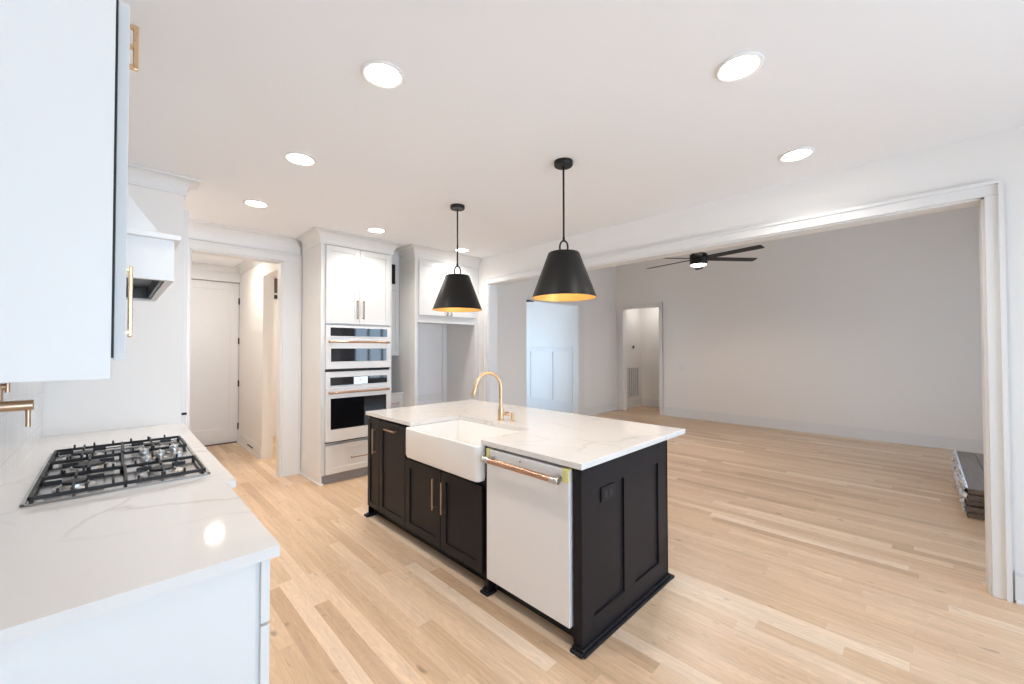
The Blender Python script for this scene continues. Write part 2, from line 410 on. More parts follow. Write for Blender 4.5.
for k in range(4): y = WY0+(WY1-WY0)*k/3; w.box(XF+.05, XF+.11, max(WY0, y-t/2), min(WY1, y+t/2), WZ0, WZ1)
o = struct('window_4', w, 'trim'); MB().box(XF+.085, XF+.09, WY0+.01, WY1-.01, WZ0+.01, WZ1-.01).build('pane', 'glass', o)  # unseen window, added for cool light on the island end
# opening casing, kitchen side
def casing(mb, axis, pos, u0, u1, zt, wl, wr, wt, t=.02, skipl=False):
    f = Face(mb, axis, pos)
    if wl: f.box(u0-wl, u0, 0, zt, 0, t, .003); f.box(u0-wl-.0, u0-wl+.022, 0, zt+wt-.022, 0, t+.012)
    if wr: f.box(u1, u1+wr, 0, zt, 0, t, .003); f.box(u1+wr-.022, u1+wr, 0, zt+wt-.022, 0, t+.012)
    f.box(u0-wl, u1+wr, zt, zt+wt, 0, t, .003); f.box(u0-wl, u1+wr, zt+wt-.022, zt+wt, 0, t+.012)
    return mb
struct('trim_1', casing(MB(), '-x', XO, OY0, OY1, OZ, .075, .085, .085), 'trim')
struct('trim_jamb', MB().box(XO-.001, XO2+.001, OY0, OY0+.012, 0, OZ).box(XO-.001, XO2+.001, OY1-.012, OY1, 0, OZ).box(XO-.001, XO2+.001, OY0, OY1, OZ-.012, OZ), 'trim')
struct('trim_2', casing(MB(), '-y', YB, DX0, DX1, DZ, .2, .195, .09), 'trim')
struct('trim_doorway_jamb', MB().box(DX0, DX0+.015, YB-.001, YB+.14, 0, DZ).box(DX1-.015, DX1, YB-.001, YB+.14, 0, DZ).box(DX0, DX1, YB-.001, YB+.14, DZ-.015, DZ), 'trim')
b = MB(); f = Face(b, '-y', YB); f.box(FX1, FX1+.21, 0, FZ, 0, .02, .003); f.box(FX0, FX1+.21, FZ, FZ+.055, 0, .02, .003)
struct('trim_3', b, 'trim')
struct('trim_4', casing(MB(), '-x', XF, HY0, HY1, HZ, .085, .085, .085), 'trim')
b = MB(); crown(b, (XL, 3.9), (.372, 3.9), (0, -1), size=.095, drop=.115, m1=1); crown(b, (.372, 3.9), (.372, 4.04), (1, 0), size=.095, drop=.115, m0=1); struct('trim_5', b, 'trim', smooth=True)
b = MB(); crown(b, (XL, YB), (1.585, YB), (0, -1), drop=.165, m1=-1); struct('trim_6', b, 'trim', smooth=True)
b = MB(); crown(b, (XL, 4.04), (XL, YB), (1, 0)); struct('trim_7', b, 'trim')
# baseboards
def base(name, axis, pos, u0, u1, h=.185):
    mb = MB(); f = Face(mb, axis, pos); f.box(u0, u1, 0, h-.02, 0, .016, .001); f.box(u0, u1, h-.02, h, 0, .011, .003); f.box(u0, u1, 0, .02, .016, .03, .004)
    return struct(name, mb, 'trim')
base('baseboard_living_far', '-x', XF, YR, HY0-.085)
base('baseboard_living_corner', '-x', XF, HY1+.085, YB)
base('baseboard_living_back', '-y', YB, FX1+.21, XF)
base('baseboard_right', '-x', XO, YR, OY0-.085, .175)
# hall behind the doorway
HX0, HX1, HYE = .40, 1.43, 7.58
SY0, SY1, SZ = 5.32, 6.2, 2.44
b = MB(); b.box(HX0-.14, HX0, YB+.14, HYE+.14, 0, KC)
struct('wall_hall_left', b, 'wall')
b = MB(); b.box(HX1, HX1+.13, YB+.14, SY0, 0, KC); b.box(HX1, HX1+.13, SY1, HYE, 0, KC); b.box(HX1, HX1+.13, SY0, SY1, SZ, KC)
struct('wall_hall_right', b, 'wall')
b = MB(); b.box(HX0, .66, HYE, HYE+.14, 0, KC); b.box(1.432, 3.6, HYE, HYE+.14, 0, KC); b.box(.66, 1.432, HYE, HYE+.14, 2.51, KC)
struct('wall_hall_end', b, 'wall')
struct('ceiling_hall', MB().box(HX0-.14, 3.6, YB+.14, HYE+.14, KC, KC+.1), 'ceil')
struct('wall_side_room', MB().box(3.3, 3.44, YB+.14, HYE, 0, KC), 'wall')
b = MB(); f = Face(b, '-y', HYE); f.box(.56, .66, 0, 2.51, 0, .02, .003); f.box(.56, 1.43, 2.51, 2.64, 0, .02, .003); b.box(.60, 1.432, HYE+.10, HYE+.139, 0, 2.52); struct('trim_8', b, 'trim')  # includes an unseen backing board added to stop light leaking round the door
b = MB(); crown(b, (HX0, HYE), (HX1, HYE), (0, -1), size=.09, drop=.1); crown(b, (HX1, YB+.14), (HX1, HYE), (-1, 0), size=.09, drop=.1); struct('trim_9', b, 'trim')
mb = MB(); f = Face(mb, '-x', HX1); f.box(SY1, HYE, 0, .15, 0, .016, .001); f.box(SY1, HYE, .15, .17, 0, .011, .003); f.box(SY1, HYE, 0, .02, .016, .03, .004)
struct('baseboard_hall', mb, 'trim')
# foyer behind the living room opening
WX = 7.09
b = MB(); b.box(WX, WX+.14, YB+.14, 9.0, 0, LC); struct('wall_foyer_right', b, 'wall')
b = MB(); f = Face(b, '-x', WX); f.box(YB+.15, 9., 0, .215, 0, .028, .002); f.box(YB+.15, 9., 1.395, 1.47, 0, .020); f.box(YB+.15, 9., 1.47, 1.495, 0, .035, .003); f.box(YB+.15, 9., .215, .31, 0, .019)
for y in (5.385, 5.93, 6.62, 7.37, 8.12, 8.87): f.box(y-.055, y+.055, .31, 1.395, 0, .018)
struct('trim_wainscot', b, 'trim')
b = MB(); b.box(4.9, 5.6, 9.0, 9.15, 0, LC); b.box(7.0, 7.3, 9.0, 9.15, 0, LC); b.box(5.6, 7.0, 9.0, 9.15, 2.5, LC); b.box(5.6, 7.0, 9.0, 9.15, 0, .1)
struct('wall_foyer_end', b, 'wall')
w = MB()
for x in (5.6, 6.27, 6.95): w.box(x, x+.05, 9.04, 9.1, .1, 2.5)
w.box(5.6, 7, 9.04, 9.1, .1, .15); w.box(5.6, 7, 9.04, 9.1, 2.45, 2.5)
o = struct('window_3', w, 'trim'); MB().box(5.61, 6.99, 9.07, 9.075, .11, 2.49).build('pane', 'glass', o)
GY0, GY1, GZ0, GZ1 = 5.8, 7.8, .5, 2.5  # unseen foyer side window, added to throw blue light on the wainscot
b = MB(); b.box(4.9, 5.04, YB+.14, GY0, 0, LC).box(4.9, 5.04, GY1, 9.0, 0, LC).box(4.9, 5.04, GY0, GY1, 0, GZ0).box(4.9, 5.04, GY0, GY1, GZ1, LC); struct('wall_foyer_left', b, 'wall')
w = MB(); w.box(4.94, 5.0, GY0, GY1, GZ0, GZ0+.05).box(4.94, 5.0, GY0, GY1, GZ1-.05, GZ1)
for y in (GY0, (GY0+GY1)/2-.025, GY1-.05): w.box(4.94, 5.0, y, y+.05, GZ0, GZ1)
o = struct('window_5', w, 'trim'); MB().box(4.965, 4.97, GY0+.01, GY1-.01, GZ0+.01, GZ1-.01).build('pane', 'glass', o)
struct('ceiling_foyer', MB().box(4.9, 7.23, YB+.14, 9.15, LC, LC+.1), 'ceil')
# hall beyond the living room
QX, QY = 9.72, 5.1
b = MB(); b.box(XF+.14, QX+.14, QY, QY+.14, 0, 2.7); struct('wall_passage_left', b, 'wall')
b = MB(); b.box(QX, QX+.14, 3.2, QY, 0, 2.7); struct('wall_passage_end', b, 'wall')
struct('wall_passage_right', MB().box(XF+.14, QX+.14, 3.06, 3.2, 0, 2.7), 'wall')
struct('ceiling_passage', MB().box(XF+.14, QX+.14, 3.06, QY+.14, 2.7, 2.8), 'ceil')
base('baseboard_passage_left', '-y', QY, XF+.14, QX)
base('baseboard_passage_end', '-x', QX, 3.2, QY)

# lamps of the halls (lens + lamp)
def can(root):
    x, y, z = root.location
    MB().lathe([(.078, -.001), (.098, -.001), (.098, -.006), (.088, -.010), (.078, -.006)], (x, y, z), 40, caps=False).build('trim_ring', 'plastic', root, True)
    MB().lathe([(.001, 0), (.0785, 0), (.0785, -.004), (.001, -.004)], (x, y, z), 40).build('lens', 'lamp', root)
CAN_LABELS = ['recessed ceiling light nearest the white wall cabinet, above the cooktop counter',
              'second recessed ceiling light from the wall cabinet along the left row',
              'recessed ceiling light near the hall doorway, last of the left row',
              'largest recessed ceiling light at upper right, in front of the near pendant',
              'recessed ceiling light at right, above the wide living room opening',
              'recessed ceiling light in front of the oven cabinet doors',
              'recessed ceiling light in front of the refrigerator alcove cabinet',
              'added recessed light, out of view in the nook behind the range hood wall, brightening the oven cabinet side']
proto = None
for (x, y), lb in zip(CANS, CAN_LABELS):
    if proto is None:
        proto = thing('recessed_light', lb, 'ceiling light', (x, y, KC), 'recessed ceiling lights'); can(proto)
    else: dup(proto, (x, y, KC), lb)
    area('recessed_lamp', (x, y, KC-.014), (0, 0, 0), .14, .14, CAN_W, NEUT, shape='DISK', spread=math.radians(135))
area('hall_lamp', (.95, 6.35, KC-.03), (0, 0, 0), .16, .16, HALL_W, WARM, shape='DISK')
area('side_room_lamp', (2.4, 6.3, KC-.03), (0, 0, 0), .16, .16, 14, WARM, shape='DISK')
area('passage_lamp', (9.25, 4.6, 2.67), (0, 0, 0), .16, .16, FARHALL_W, NEUT, shape='DISK')

# ------------------------------------------------------------------ left counter run
bc = thing('base_cabinet', 'white base cabinet under the left quartz counter with flat end panel', 'cabinet', (0, 1.29, 0))
MB().box(XL+.003, .30, 1.308, 2.03, .1, .884).build('body', 'cab', bc)
MB().box(XL+.003, .285, 1.29, 1.308, 0, .884, .002).build('end_panel', 'cab', bc)
MB().box(XL+.003, .23, 1.31, 2.03, 0, .1).build('toe_kick', 'cab', bc)
f0 = Face(MB(), 'x', .30); f0.base = .022
for z0, z1 in ((.70, .872), (.415, .692), (.115, .407)):
    m_ = MB(); Face(m_, 'x', .30).shaker(1.296, 2.02, z0, z1, t=.022, rail=.045)
    d = m_.build('drawer', 'cab', bc); pull(d, 'handle', f0, 1.58, (z0+z1)/2+.03, 1.74, (z0+z1)/2+.03, 'brass')
ck = thing('range_base_cabinet', 'white base cabinet under the cooktop, stepped forward behind the near cabinet', 'cabinet', (0, 2.04, 0))
MB().box(XL+.003, .335, 2.035, 3.895, .1, .884).build('body', 'cab', ck)
MB().box(XL+.003, .27, 2.035, 3.895, 0, .1).build('toe_kick', 'cab', ck)
f1 = Face(MB(), 'x', .335); f1.base = .02
for y0, y1 in ((2.05, 2.96), (2.97, 3.88)):
    m_ = MB(); Face(m_, 'x', .335).shaker(y0, y1, .115, .872)
    d = m_.build('door', 'cab', ck); pull(d, 'handle', f1, y1-.06, .6, y1-.06, .78, 'brass')
b = MB(); b.prism([(XL, 1.27, .884), (.34, 1.27, .884), (.34, 2.03, .884), (.376, 2.03, .884), (.376, 3.9, .884), (XL, 3.9, .884)], (0, 0, .03))
o = b.build('countertop', 'quartz'); tag(o, 'white quartz countertop with faint veins along the left wall under the cooktop', 'countertop')
# cooktop
ct = thing('gas_cooktop', 'stainless gas cooktop with black iron grates set in the left counter', 'cooktop', (.04, 2.68, .914))
CX0, CX1, CY0, CY1 = -.223, .311, 2.19, 3.16
b = MB(); b.box(CX0, CX1, CY0, CY1, .914, .9195, .002)
b.box(CX0, CX0+.012, CY0, CY1, .9195, .9235, .0015).box(CX1-.012, CX1, CY0, CY1, .9195, .9235, .0015).box(CX0, CX1, CY0, CY0+.012, .9195, .9235, .0015).box(CX0, CX1, CY1-.012, CY1, .9195, .9235, .0015)
b.build('tray', 'tray', ct)
for x, y, r in ((-.10, 2.36, .042), (.16, 2.36, .05), (-.07, 2.675, .062), (-.10, 2.99, .05), (.16, 2.99, .04)):
    q = MB().lathe([(.001, 0), (r*1.5, 0), (r*1.45, .004), (r, .006), (r*.95, .016), (.001, .016)], (x, y, .9195), 32).build('burner', 'steel', ct, True)
    MB().lathe([(.001, 0), (r*.82, 0), (r*.86, .004), (r*.8, .010), (.001, .011)], (x, y, .9355), 32).build('burner_cap', 'iron', q, True)
def grate(x0, x1, y0, y1, centres):
    g = MB(); w = .010; z0, z1 = .930, .944
    g.box(x0, x1, y0, y0+w, z0, z1, .003).box(x0, x1, y1-w, y1, z0, z1, .003).box(x0, x0+w, y0, y1, z0, z1, .003).box(x1-w, x1, y0, y1, z0, z1, .003)
    for x in (x0+.004, x1-.016):
        for y in (y0+.004, y1-.016): g.box(x, x+.012, y, y+.012, .9195, z0+.004, .002)
    if x1-x0 > .3: g.box((x0+x1)/2-w/2, (x0+x1)/2+w/2, y0, y1, z0, z1+.004, .003)
    for (cx, cy) in centres:
        for dx, dy in ((1, 0), (-1, 0), (0, 1), (0, -1)):
            ex = x1 if dx > 0 else x0; 
            if dx: 
                lim = min(abs(ex-cx), .082); xa, xb = sorted((cx+dx*.034, cx+dx*lim)); g.box(xa, xb, cy-.004, cy+.004, z1-.004, z1+.012, .003)
            else:
                yy = y1 if dy > 0 else y0; ya, yb = sorted((cy+dy*.034, yy)); g.box(cx-.004, cx+.004, ya, yb, z1-.004, z1+.012, .003)
    # raised lugs over the long rails
    n = 6 if x1-x0 > .3 else 3
    for k in range(1, n+1):
        x = x0+(x1-x0)*k/(n+1)
        for y in (y0+w/2, y1-w/2): g.box(x-.004, x+.004, y-.007, y+.007, z1-.004, z1+.016, .003)
    return g.build('grate', 'iron', ct)
grate(-.208, .296, 2.203, 2.515, [(-.10, 2.36), (.16, 2.36)])
grate(-.208, .045, 2.519, 2.831, [(-.07, 2.675)])
grate(-.208, .296, 2.835, 3.147, [(-.10, 2.99), (.16, 2.99)])
for x, y in ((.12, 2.575), (.235, 2.575), (.175, 2.68), (.12, 2.775), (.235, 2.775)):
    q = MB().lathe([(.001, 0), (.027, 0), (.027, .005), (.018, .008), (.018, .034), (.016, .037), (.001, .037)], (x, y, .9195), 24)
    q.box(x-.004, x+.004, y-.02, y+.02, .945, .961, .002); q.build('knob', 'steel', ct, True)
# pot filler
pf = thing('pot_filler', 'brass pot filler faucet on the tiled wall beneath the wall cabinet', 'faucet', (XL+.008, 1.42, 1.336))
py = 1.42
MB().cyl((XL+.008, py, 1.336), (XL+.02, py, 1.336), .033, seg=28, bev=.003).cyl((XL+.02, py, 1.336), (XL+.05, py, 1.336), .016, seg=24).build('wall_flange', 'bronze', pf, True)
MB().cyl((XL+.045, py, 1.336), (-.126, py, 1.336), .0118, seg=24, bev=.0015).build('swing_arm', 'bronze', pf, True)
MB().cyl((-.134, py, 1.326), (-.134, py, 1.288), .0042, seg=16).build('spout', 'bronze', pf, True)
MB().cyl((-.176, py, 1.346), (-.176, py, 1.385), .006, seg=16).cyl((-.196, py, 1.38), (-.166, py, 1.38), .007, seg=16).cyl((-.164, py, 1.367), (-.164, py, 1.392), .0038, seg=14).build('valve_handle', 'bronze', pf, True)
# upper cabinet
uc = thing('wall_cabinet', 'large white wall cabinet at the left edge with its end panel facing out', 'cabinet', (XL, 1.29, 1.395))
MB().box(XL, -.0025, 1.29, 2.06, 1.395, KC-.002, .0008).build('body', 'cab', uc)
MB().box(-.0025, .0016, 1.2945, 2.05, 1.442, 2.296).build('door_gap_shade', 'flatdark', uc)  # dark strip standing in for the shade in the door gap
f2 = Face(MB(), 'x', .0018); f2.base = .0202
for y0, y1 in ((1.345, 1.70), (1.704, 2.058)):
    m_ = MB(); Face(m_, 'x', .0018).shaker(y0, y1, 1.436, 2.30, t=.0202, rec=.007); d = m_.build('door', 'cab', uc)
    hy = 1.655 if y0 < 1.5 else 1.75
    pull(d, 'handle', f2, hy, 1.50, hy, 1.71, 'brass', w=.009, stand=.015)
    if y0 < 1.5: pull(d, 'upper_handle', f2, 1.42, 2.182, 1.42, 2.297, 'brass', w=.011, stand=.013, posts=(.05, .5, .95))
# hood
hd = thing('range_hood', 'white range hood with sloped front above the cooktop on the left wall', 'range hood', (XL, 2.65, 1.745))
HA, HB, HF = 2.15, 3.15, .176
b = MB(); b.box(XL, HF, HA, HA+.026, 1.741, 1.905).box(HF-.026, HF, HA+.026, HB-.026, 1.741, 1.905).box(XL, HF, HB-.026, HB, 1.741, 1.905).box(XL, XL+.02, HA+.026, HB-.026, 1.741, 1.905)
b.build('apron', 'trim', hd)
MB().box(XL, HF+.02, HA-.022, HB+.022, 1.905, 1.927, .004).build('ledge', 'trim', hd)
LF = HF-.026
MB().box(XL+.02, LF, HA+.026, HB-.026, 1.81, 1.83).box(XL+.02, XL+.03, HA+.026, HB-.026, 1.75, 1.81).box(LF-.01, LF, HA+.026, HB-.026, 1.752, 1.81).box(XL+.03, LF-.01, HA+.026, HA+.034, 1.752, 1.81).box(XL+.03, LF-.01, HB-.034, HB-.026, 1.752, 1.81).build('liner', 'liner', hd)
MB().prism([(XL, 2.17, 1.926), (.135, 2.17, 1.926), (-.10, 2.17, 2.267), (-.10, 2.17, KC-.002), (XL, 2.17, KC-.002)], (0, .96, 0)).build('chimney', 'cab', hd)
o = MB().box(.369, .405, 3.908, 3.9155, .967, .985, .002).build('latch_plate', 'black'); tag(o, 'small black latch plate on the white trim beside the left counter', 'latch')

# ------------------------------------------------------------------ hall door and details
dr = MB(); f = Face(dr, '-y', HYE+.04); W0, W1 = .665, 1.425
f.box(W0, W0+.11, .012, 2.50, -.035, 0, .002); f.box(W1-.11, W1, .012, 2.50, -.035, 0, .002); f.box(W0+.11, W1-.11, 2.39, 2.50, -.035, 0, .002); f.box(W0+.11, W1-.11, .012, .24, -.035, 0, .002); f.box(W0+.105, W1-.105, .235, 2.395, -.035, -.009)
door = struct('door_1', dr, 'trim')
for z in (2.22, 1.59, .92, .25): MB().cyl((1.428, HYE+.03, z-.05), (1.428, HYE+.03, z+.05), .007).box(1.415, 1.440, HYE+.034, HYE+.039, z-.05, z+.05).build('hinge', 'black', door)
MB().cyl((.735, HYE+.04, .96), (.735, HYE-.02, .96), .012).cyl((.735, HYE-.02, .96), (.735, HYE-.03, .96), .028).build('handle', 'black', door)
o = MB().box(W0, W1, HYE+.005, HYE+.1, 0, .012).build('threshold', 'brown'); tag(o, 'dark threshold strip under the white hall door', 'threshold')
rg = thing('floor_register', 'small white register with dark slots low on the hall baseboard', 'vent', (HX1-.016, 6.75, .09))
MB().box(HX1-.020, HX1-.016, 6.55, 6.95, .045, .115, .001).build('plate', 'plastic', rg)
m_ = MB()
for k in range(4): m_.box(HX1-.022, HX1-.0195, 6.60+.08*k, 6.66+.08*k, .068, .092)
m_.build('slots', 'darkgap', rg)
PX = 1.60
pn = thing('slatted_panel', 'brown slatted panel on a black rail seen high through the side hall opening', 'wall panel', (2.1, HYE-.02, 2.4))
m_ = MB()
for k in range(6): m_.box(1.85, 2.25, HYE-.05, HYE-.012, 2.40+k*.04, 2.435+k*.04, .004)
m_.build('slats', 'brown', pn)
MB().box(1.83, 2.27, HYE-.06, HYE, 2.30, 2.36, .004).build('rail', 'black', pn)

# ------------------------------------------------------------------ oven tower
YV = 4.53
ov = thing('oven_cabinet', 'tall white cabinet housing the two wall ovens with doors above', 'cabinet', (2.0, YV, 0))
b = MB(); b.box(1.588, 1.606, YV, YB-.003, 0, KC-.003, .001).box(2.394, 2.412, YV, YB-.003, 0, KC-.003, .001).box(1.606, 2.394, YV+.02, YB-.01, 1.725, KC-.003).box(1.606, 2.394, YV+.02, YB-.01, .1, .425)
b.box(1.606, 1.632, YV, YV+.02, .1, KC-.003).box(2.382, 2.394, YV, YV+.02, .1, KC-.003).box(1.632, 2.382, YV, YV+.02, 2.60, KC-.003).box(1.632, 2.382, YV, YV+.02, .425, .44)
b.build('body', 'cab', ov)
MB().box(1.62, 2.39, YV+.03, YV+.05, 0, .098).build('toe_kick', 'toe', ov)
MB().box(1.575, 1.588, YV-.012, YB-.02, 0, .022, .003).box(1.575, 1.62, YV-.014, YV, 0, .022, .003).build('base_shoe', 'trim', ov)
b = MB(); crown(b, (1.588, YV), (2.412, YV), (0, -1), size=.105, drop=.135, m0=1, m1=1); crown(b, (1.588, YB-.13), (1.588, YV), (-1, 0), size=.105, drop=.135, m1=1); crown(b, (2.412, YV), (2.412, 4.75), (1, 0), size=.105, drop=.135, m0=1)
b.build('crown_moulding', 'cab', ov, True)
f3 = Face(MB(), '-y', YV); f3.base = .02
for u0, u1, hu in ((1.634, 2.005, 1.975), (2.009, 2.382, 2.046)):
    m_ = MB(); Face(m_, '-y', YV).shaker(u0, u1, 1.742, 2.592); d = m_.build('door', 'cab', ov)
    pull(d, 'handle', f3, hu, 1.80, hu, 2.01, 'bronze')
m_ = MB(); Face(m_, '-y', YV).shaker(1.638, 2.380, .108, .418, rail=.06); d = m_.build('drawer', 'cab', ov)
pull(d, 'handle', f3, 1.905, .255, 2.12, .255, 'bronze')
def oven(name, label, z0, z1, disp, glass, hz, scr=None):
    t = thing(name, label, 'oven', (2.008, YV, z0))
    MB().box(1.636, 2.380, YV-.004, YV+.45, z0, z1).build('body', 'appl', t)
    b = MB(); F = Face(b, '-y', YV-.004); zd = disp[0]-.018
    F.box(1.634, 2.382, zd, z1, 0, .02, .003); pnl = b.build('control_panel', 'appl', t)
    b = MB(); Face(b, '-y', YV-.024).box(1.682, 2.342, disp[0], disp[1], 0, .002, .0005); b.build('display', 'glassblack', pnl)
    if scr:
        b = MB(); Face(b, '-y', YV-.026).box(1.94, 2.10, disp[0]+.004, disp[1]-.006, 0, .0012); b.build('touch_screen', 'screen', pnl)
        b = MB(); F = Face(b, '-y', YV-.0272)
        F.box(2.0, 2.035, disp[0]+.032, disp[0]+.037, 0, .0004); F.box(2.012, 2.023, disp[0]+.045, disp[0]+.06, 0, .0004); b.build('screen_readout', 'flatdark', pnl)
    b = MB(); F = Face(b, '-y', YV-.004); F.box(1.634, 2.382, z0+.012, zd-.006, 0, .034, .004); dd = b.build('door', 'appl', t)
    b = MB(); Face(b, '-y', YV-.038).box(1.682, 2.325, glass[0], glass[1], 0, .002, .0008); b.build('window', 'glassblack', dd)
    b = MB(); b.cyl((1.655, YV-.08, hz), (2.335, YV-.08, hz), .0135, seg=20, bev=.002); h = b.build('handle', 'copper', dd, True)
    for x, xa, xb in ((1.68, 1.647, 1.691), (2.31, 2.299, 2.343)):
        b = MB(); b.box(x-.011, x+.011, YV-.08, YV-.036, hz-.010, hz+.010, .002); b.cyl((xa, YV-.08, hz), (xb, YV-.08, hz), .0148, seg=24); b.build('handle_mount', 'bronze', h, True)
    b = MB(); Face(b, '-y', YV-.004).box(1.636, 2.380, z0, z0+.010, 0, .022); b.build('vent_slot', 'flatdark', t)
    return t, dd
oven('microwave_oven', 'upper white built-in microwave oven with copper handle bar', 1.232, 1.722, (1.605, 1.697), (1.325, 1.468), 1.541)
_, od = oven('wall_oven', 'lower white built-in wall oven with lit touch screen and black window', .446, 1.214, (1.064, 1.152), (.59, .925), .990, True)
b = MB(); F = Face(b, '-y', YV-.040); F.box(2.115, 2.24, .685, .735, 0, .0012); st = b.build('glass_reflection', 'plastic', od)  # pale gridded reflection in the oven glass, built as a thin plate
b = MB(); F = Face(b, '-y', YV-.0412)
for k in range(4): F.box(2.123+k*.029, 2.142+k*.029, .692, .728, 0, .0004)
b.build('reflection_grid', 'glassblack', st)

# hutch between oven tower and refrigerator alcove
YH = 4.83
hw = thing('hutch_wall_cabinet', 'narrow white hutch cabinet with small glass door between ovens and alcove', 'cabinet', (2.55, YH, 1.375))
MB().box(2.4125, 2.6835, YH+.02, YB-.003, 1.375, KC-.003).build('body', 'cab', hw)
m_ = MB(); Face(m_, '-y', YH+.02).shaker(2.416, 2.680, 1.379, 2.215, rail=.05); d = m_.build('door', 'cab', hw)
m_ = MB(); F = Face(m_, '-y', YH+.02); r = .055
F.box(2.416, 2.416+r, 2.222, 2.62, 0, .02, .001); F.box(2.680-r, 2.680, 2.222, 2.62, 0, .02, .001); F.box(2.416+r, 2.68-r, 2.222, 2.222+.085, 0, .02, .001); F.box(2.416+r, 2.68-r, 2.62-r, 2.62, 0, .02, .001)
d = m_.build('glass_door', 'cab', hw); MB().box(2.47, 2.626, YH+.008, YH+.012, 2.305, 2.566).build('pane', 'glassblack', d)
b = MB(); crown(b, (2.42, YH+.02), (2.684, YH+.02), (0, -1), size=.09, drop=.12); b.build('crown_moulding', 'trim', hw)
hb = thing('hutch_base_cabinet', 'white base cabinet with one drawer between the ovens and the alcove', 'cabinet', (2.55, YH, 0))
MB().box(2.412, 2.684, YH-.08, YB-.002, .1, .872).build('body', 'cab', hb); MB().box(2.412, 2.684, YH-.02, YB-.01, 0, .1).build('toe_kick', 'cab', hb)
f4 = Face(MB(), '-y', YH-.08); f4.base = .02
m_ = MB(); Face(m_, '-y', YH-.08).shaker(2.416, 2.680, .68, .862, rail=.04); d = m_.build('drawer', 'cab', hb); pull(d, 'handle', f4, 2.50, .775, 2.61, .775, 'bronze')
m_ = MB(); Face(m_, '-y', YH-.08).shaker(2.416, 2.680, .108, .672, rail=.05); d = m_.build('door', 'cab', hb)
o = MB().box(2.412, 2.684, YH-.11, YB-.002, .872, .902, .002).build('hutch_countertop', 'quartz'); tag(o, 'small white countertop in the niche between ovens and alcove', 'countertop')

# refrigerator alcove
YF = 4.45
fr = thing('refrigerator_alcove', 'white refrigerator surround with empty grey alcove and doors above', 'cabinet', (3.2, YF, 0))
b = MB(); b.box(2.684, 2.724, YF, YB-.003, 0, KC-.003, .001); b.build('side_panel', 'cab', fr)
MB().box(3.645, XO-.003, YF, YB-.003, 0, KC-.003, .001).build('side_panel', 'cab', fr)
b = MB(); b.box(2.724, 3.645, YF+.02, YB-.002, 1.835, KC-.003); b.box(2.724, 3.645, YF, YF+.02, 1.80, 1.885); b.box(2.724, 3.645, YF, YF+.02, 2.585, KC-.003); b.box(2.724, 2.735, YF, YF+.02, 1.885, 2.585); b.box(3.63, 3.645, YF, YF+.02, 1.885, 2.585)
b.build('bridge_cabinet', 'cab', fr)
MB().box(2.724, 3.645, YB-.012, YB-.003, 0, 1.835).build('back_panel', 'grey', fr)
MB().box(3.575, 3.645, YB-.05, YB-.012, 0, 1.835, .002).box(2.724, 3.575, YB-.03, YB-.012, .70, .79, .002).build('cleat', 'trim', fr)
f5 = Face(MB(), '-y', YF); f5.base = .02
for u0, u1, hu in ((2.737, 3.182, 3.150), (3.186, 3.628, 3.216)):
    m_ = MB(); Face(m_, '-y', YF).shaker(u0, u1, 1.89, 2.58); d = m_.build('door', 'cab', fr); pull(d, 'handle', f5, hu, 1.895, hu, 2.075, 'bronze')
b = MB(); crown(b, (2.684, YF), (XO-.003, YF), (0, -1), size=.105, drop=.135, m0=1); crown(b, (2.684, 4.75), (2.684, YF), (-1, 0), size=.105, drop=.135, m1=1); b.build('crown_moulding', 'cab', fr, True)

# ------------------------------------------------------------------ island
IX0, IX1, IY0, IY1, IZ = 1.612, 2.54, 1.16, 3.43, .884
isl = thing('kitchen_island', 'dark espresso kitchen island cabinet with panelled end on the oak floor', 'kitchen island', (2.08, 2.295, 0))
b = MB(); T = .02
b.box(IX0+.02, IX1-.02, 1.875, IY1-.02, .1, .60); b.box(IX0+.02, IX1-.02, 2.79, IY1-.02, .1, IZ); b.box(2.06, IX1-.02, 1.875, 2.79, .6, IZ); b.box(2.24, IX1-.02, IY0+.02, 1.875, .1, IZ)
b.box(IX0, IX1, IY1-.02, IY1, 0, IZ, .001)
b.box(IX1-.02, IX1, IY0, IY1, 0, IZ, .001)
b.box(IX0, IX0+.05, 1.838, 1.872, 0, IZ, .002); b.box(IX0, IX0+.03, 2.762, 2.782, .1, IZ, .001); b.box(IX0, IX0+.04, 3.41, IY1, 0, IZ, .001)
b.box(IX0, IX0+.05, IY0+.02, 1.212, 0, IZ, .001); b.box(IX0, IX0+.03, 1.872, 2.795, .635, .662)
b.box(2.20, 2.24, IY0+.02, 1.838, .0, IZ)
b.build('carcass', 'dark', isl)
b = MB(); F = Face(b, '-y', IY0+.02)
F.box(IX0, 1.715, 0, IZ, 0, .02, .001); F.box(2.005, 2.125, .137, .757, 0, .02); F.box(2.412, IX1, 0, IZ, 0, .02, .001)
F.box(1.715, 2.412, .757, IZ, 0, .02, .001); F.box(1.715, 2.412, 0, .137, 0, .02, .001); F.box(1.70, 2.43, .12, .77, 0, .009)
b.build('end_panel', 'dark', isl)
b = MB(); F = Face(b, '-y', IY0); F.box(IX0-.018, IX1+.018, 0, .016, 0, .028, .006); F.box(IX0-.010, IX1+.010, .016, .028, 0, .014, .006)
b.box(IX0-.03, IX0, IY0-.018, 1.215, 0, .018, .006).box(IX0-.014, IX0, IY0-.012, 1.213,.016, .028, .004)
b.box(IX0-.03, IX0+.05, 1.815, 1.885, 0, .018, .006).box(IX0-.014, IX0+.05, 1.83, 1.88,.016, .028, .004)
b.box(IX0-.03, IX0+.04, 3.40, IY1+.03, 0, .018, .006).box(IX0-.014, IX0+.04, 3.405, IY1+.014,.016, .028, .004)
b.box(IX1, IX1+.03, IY0-.03, IY1+.02, 0, .018, .006)
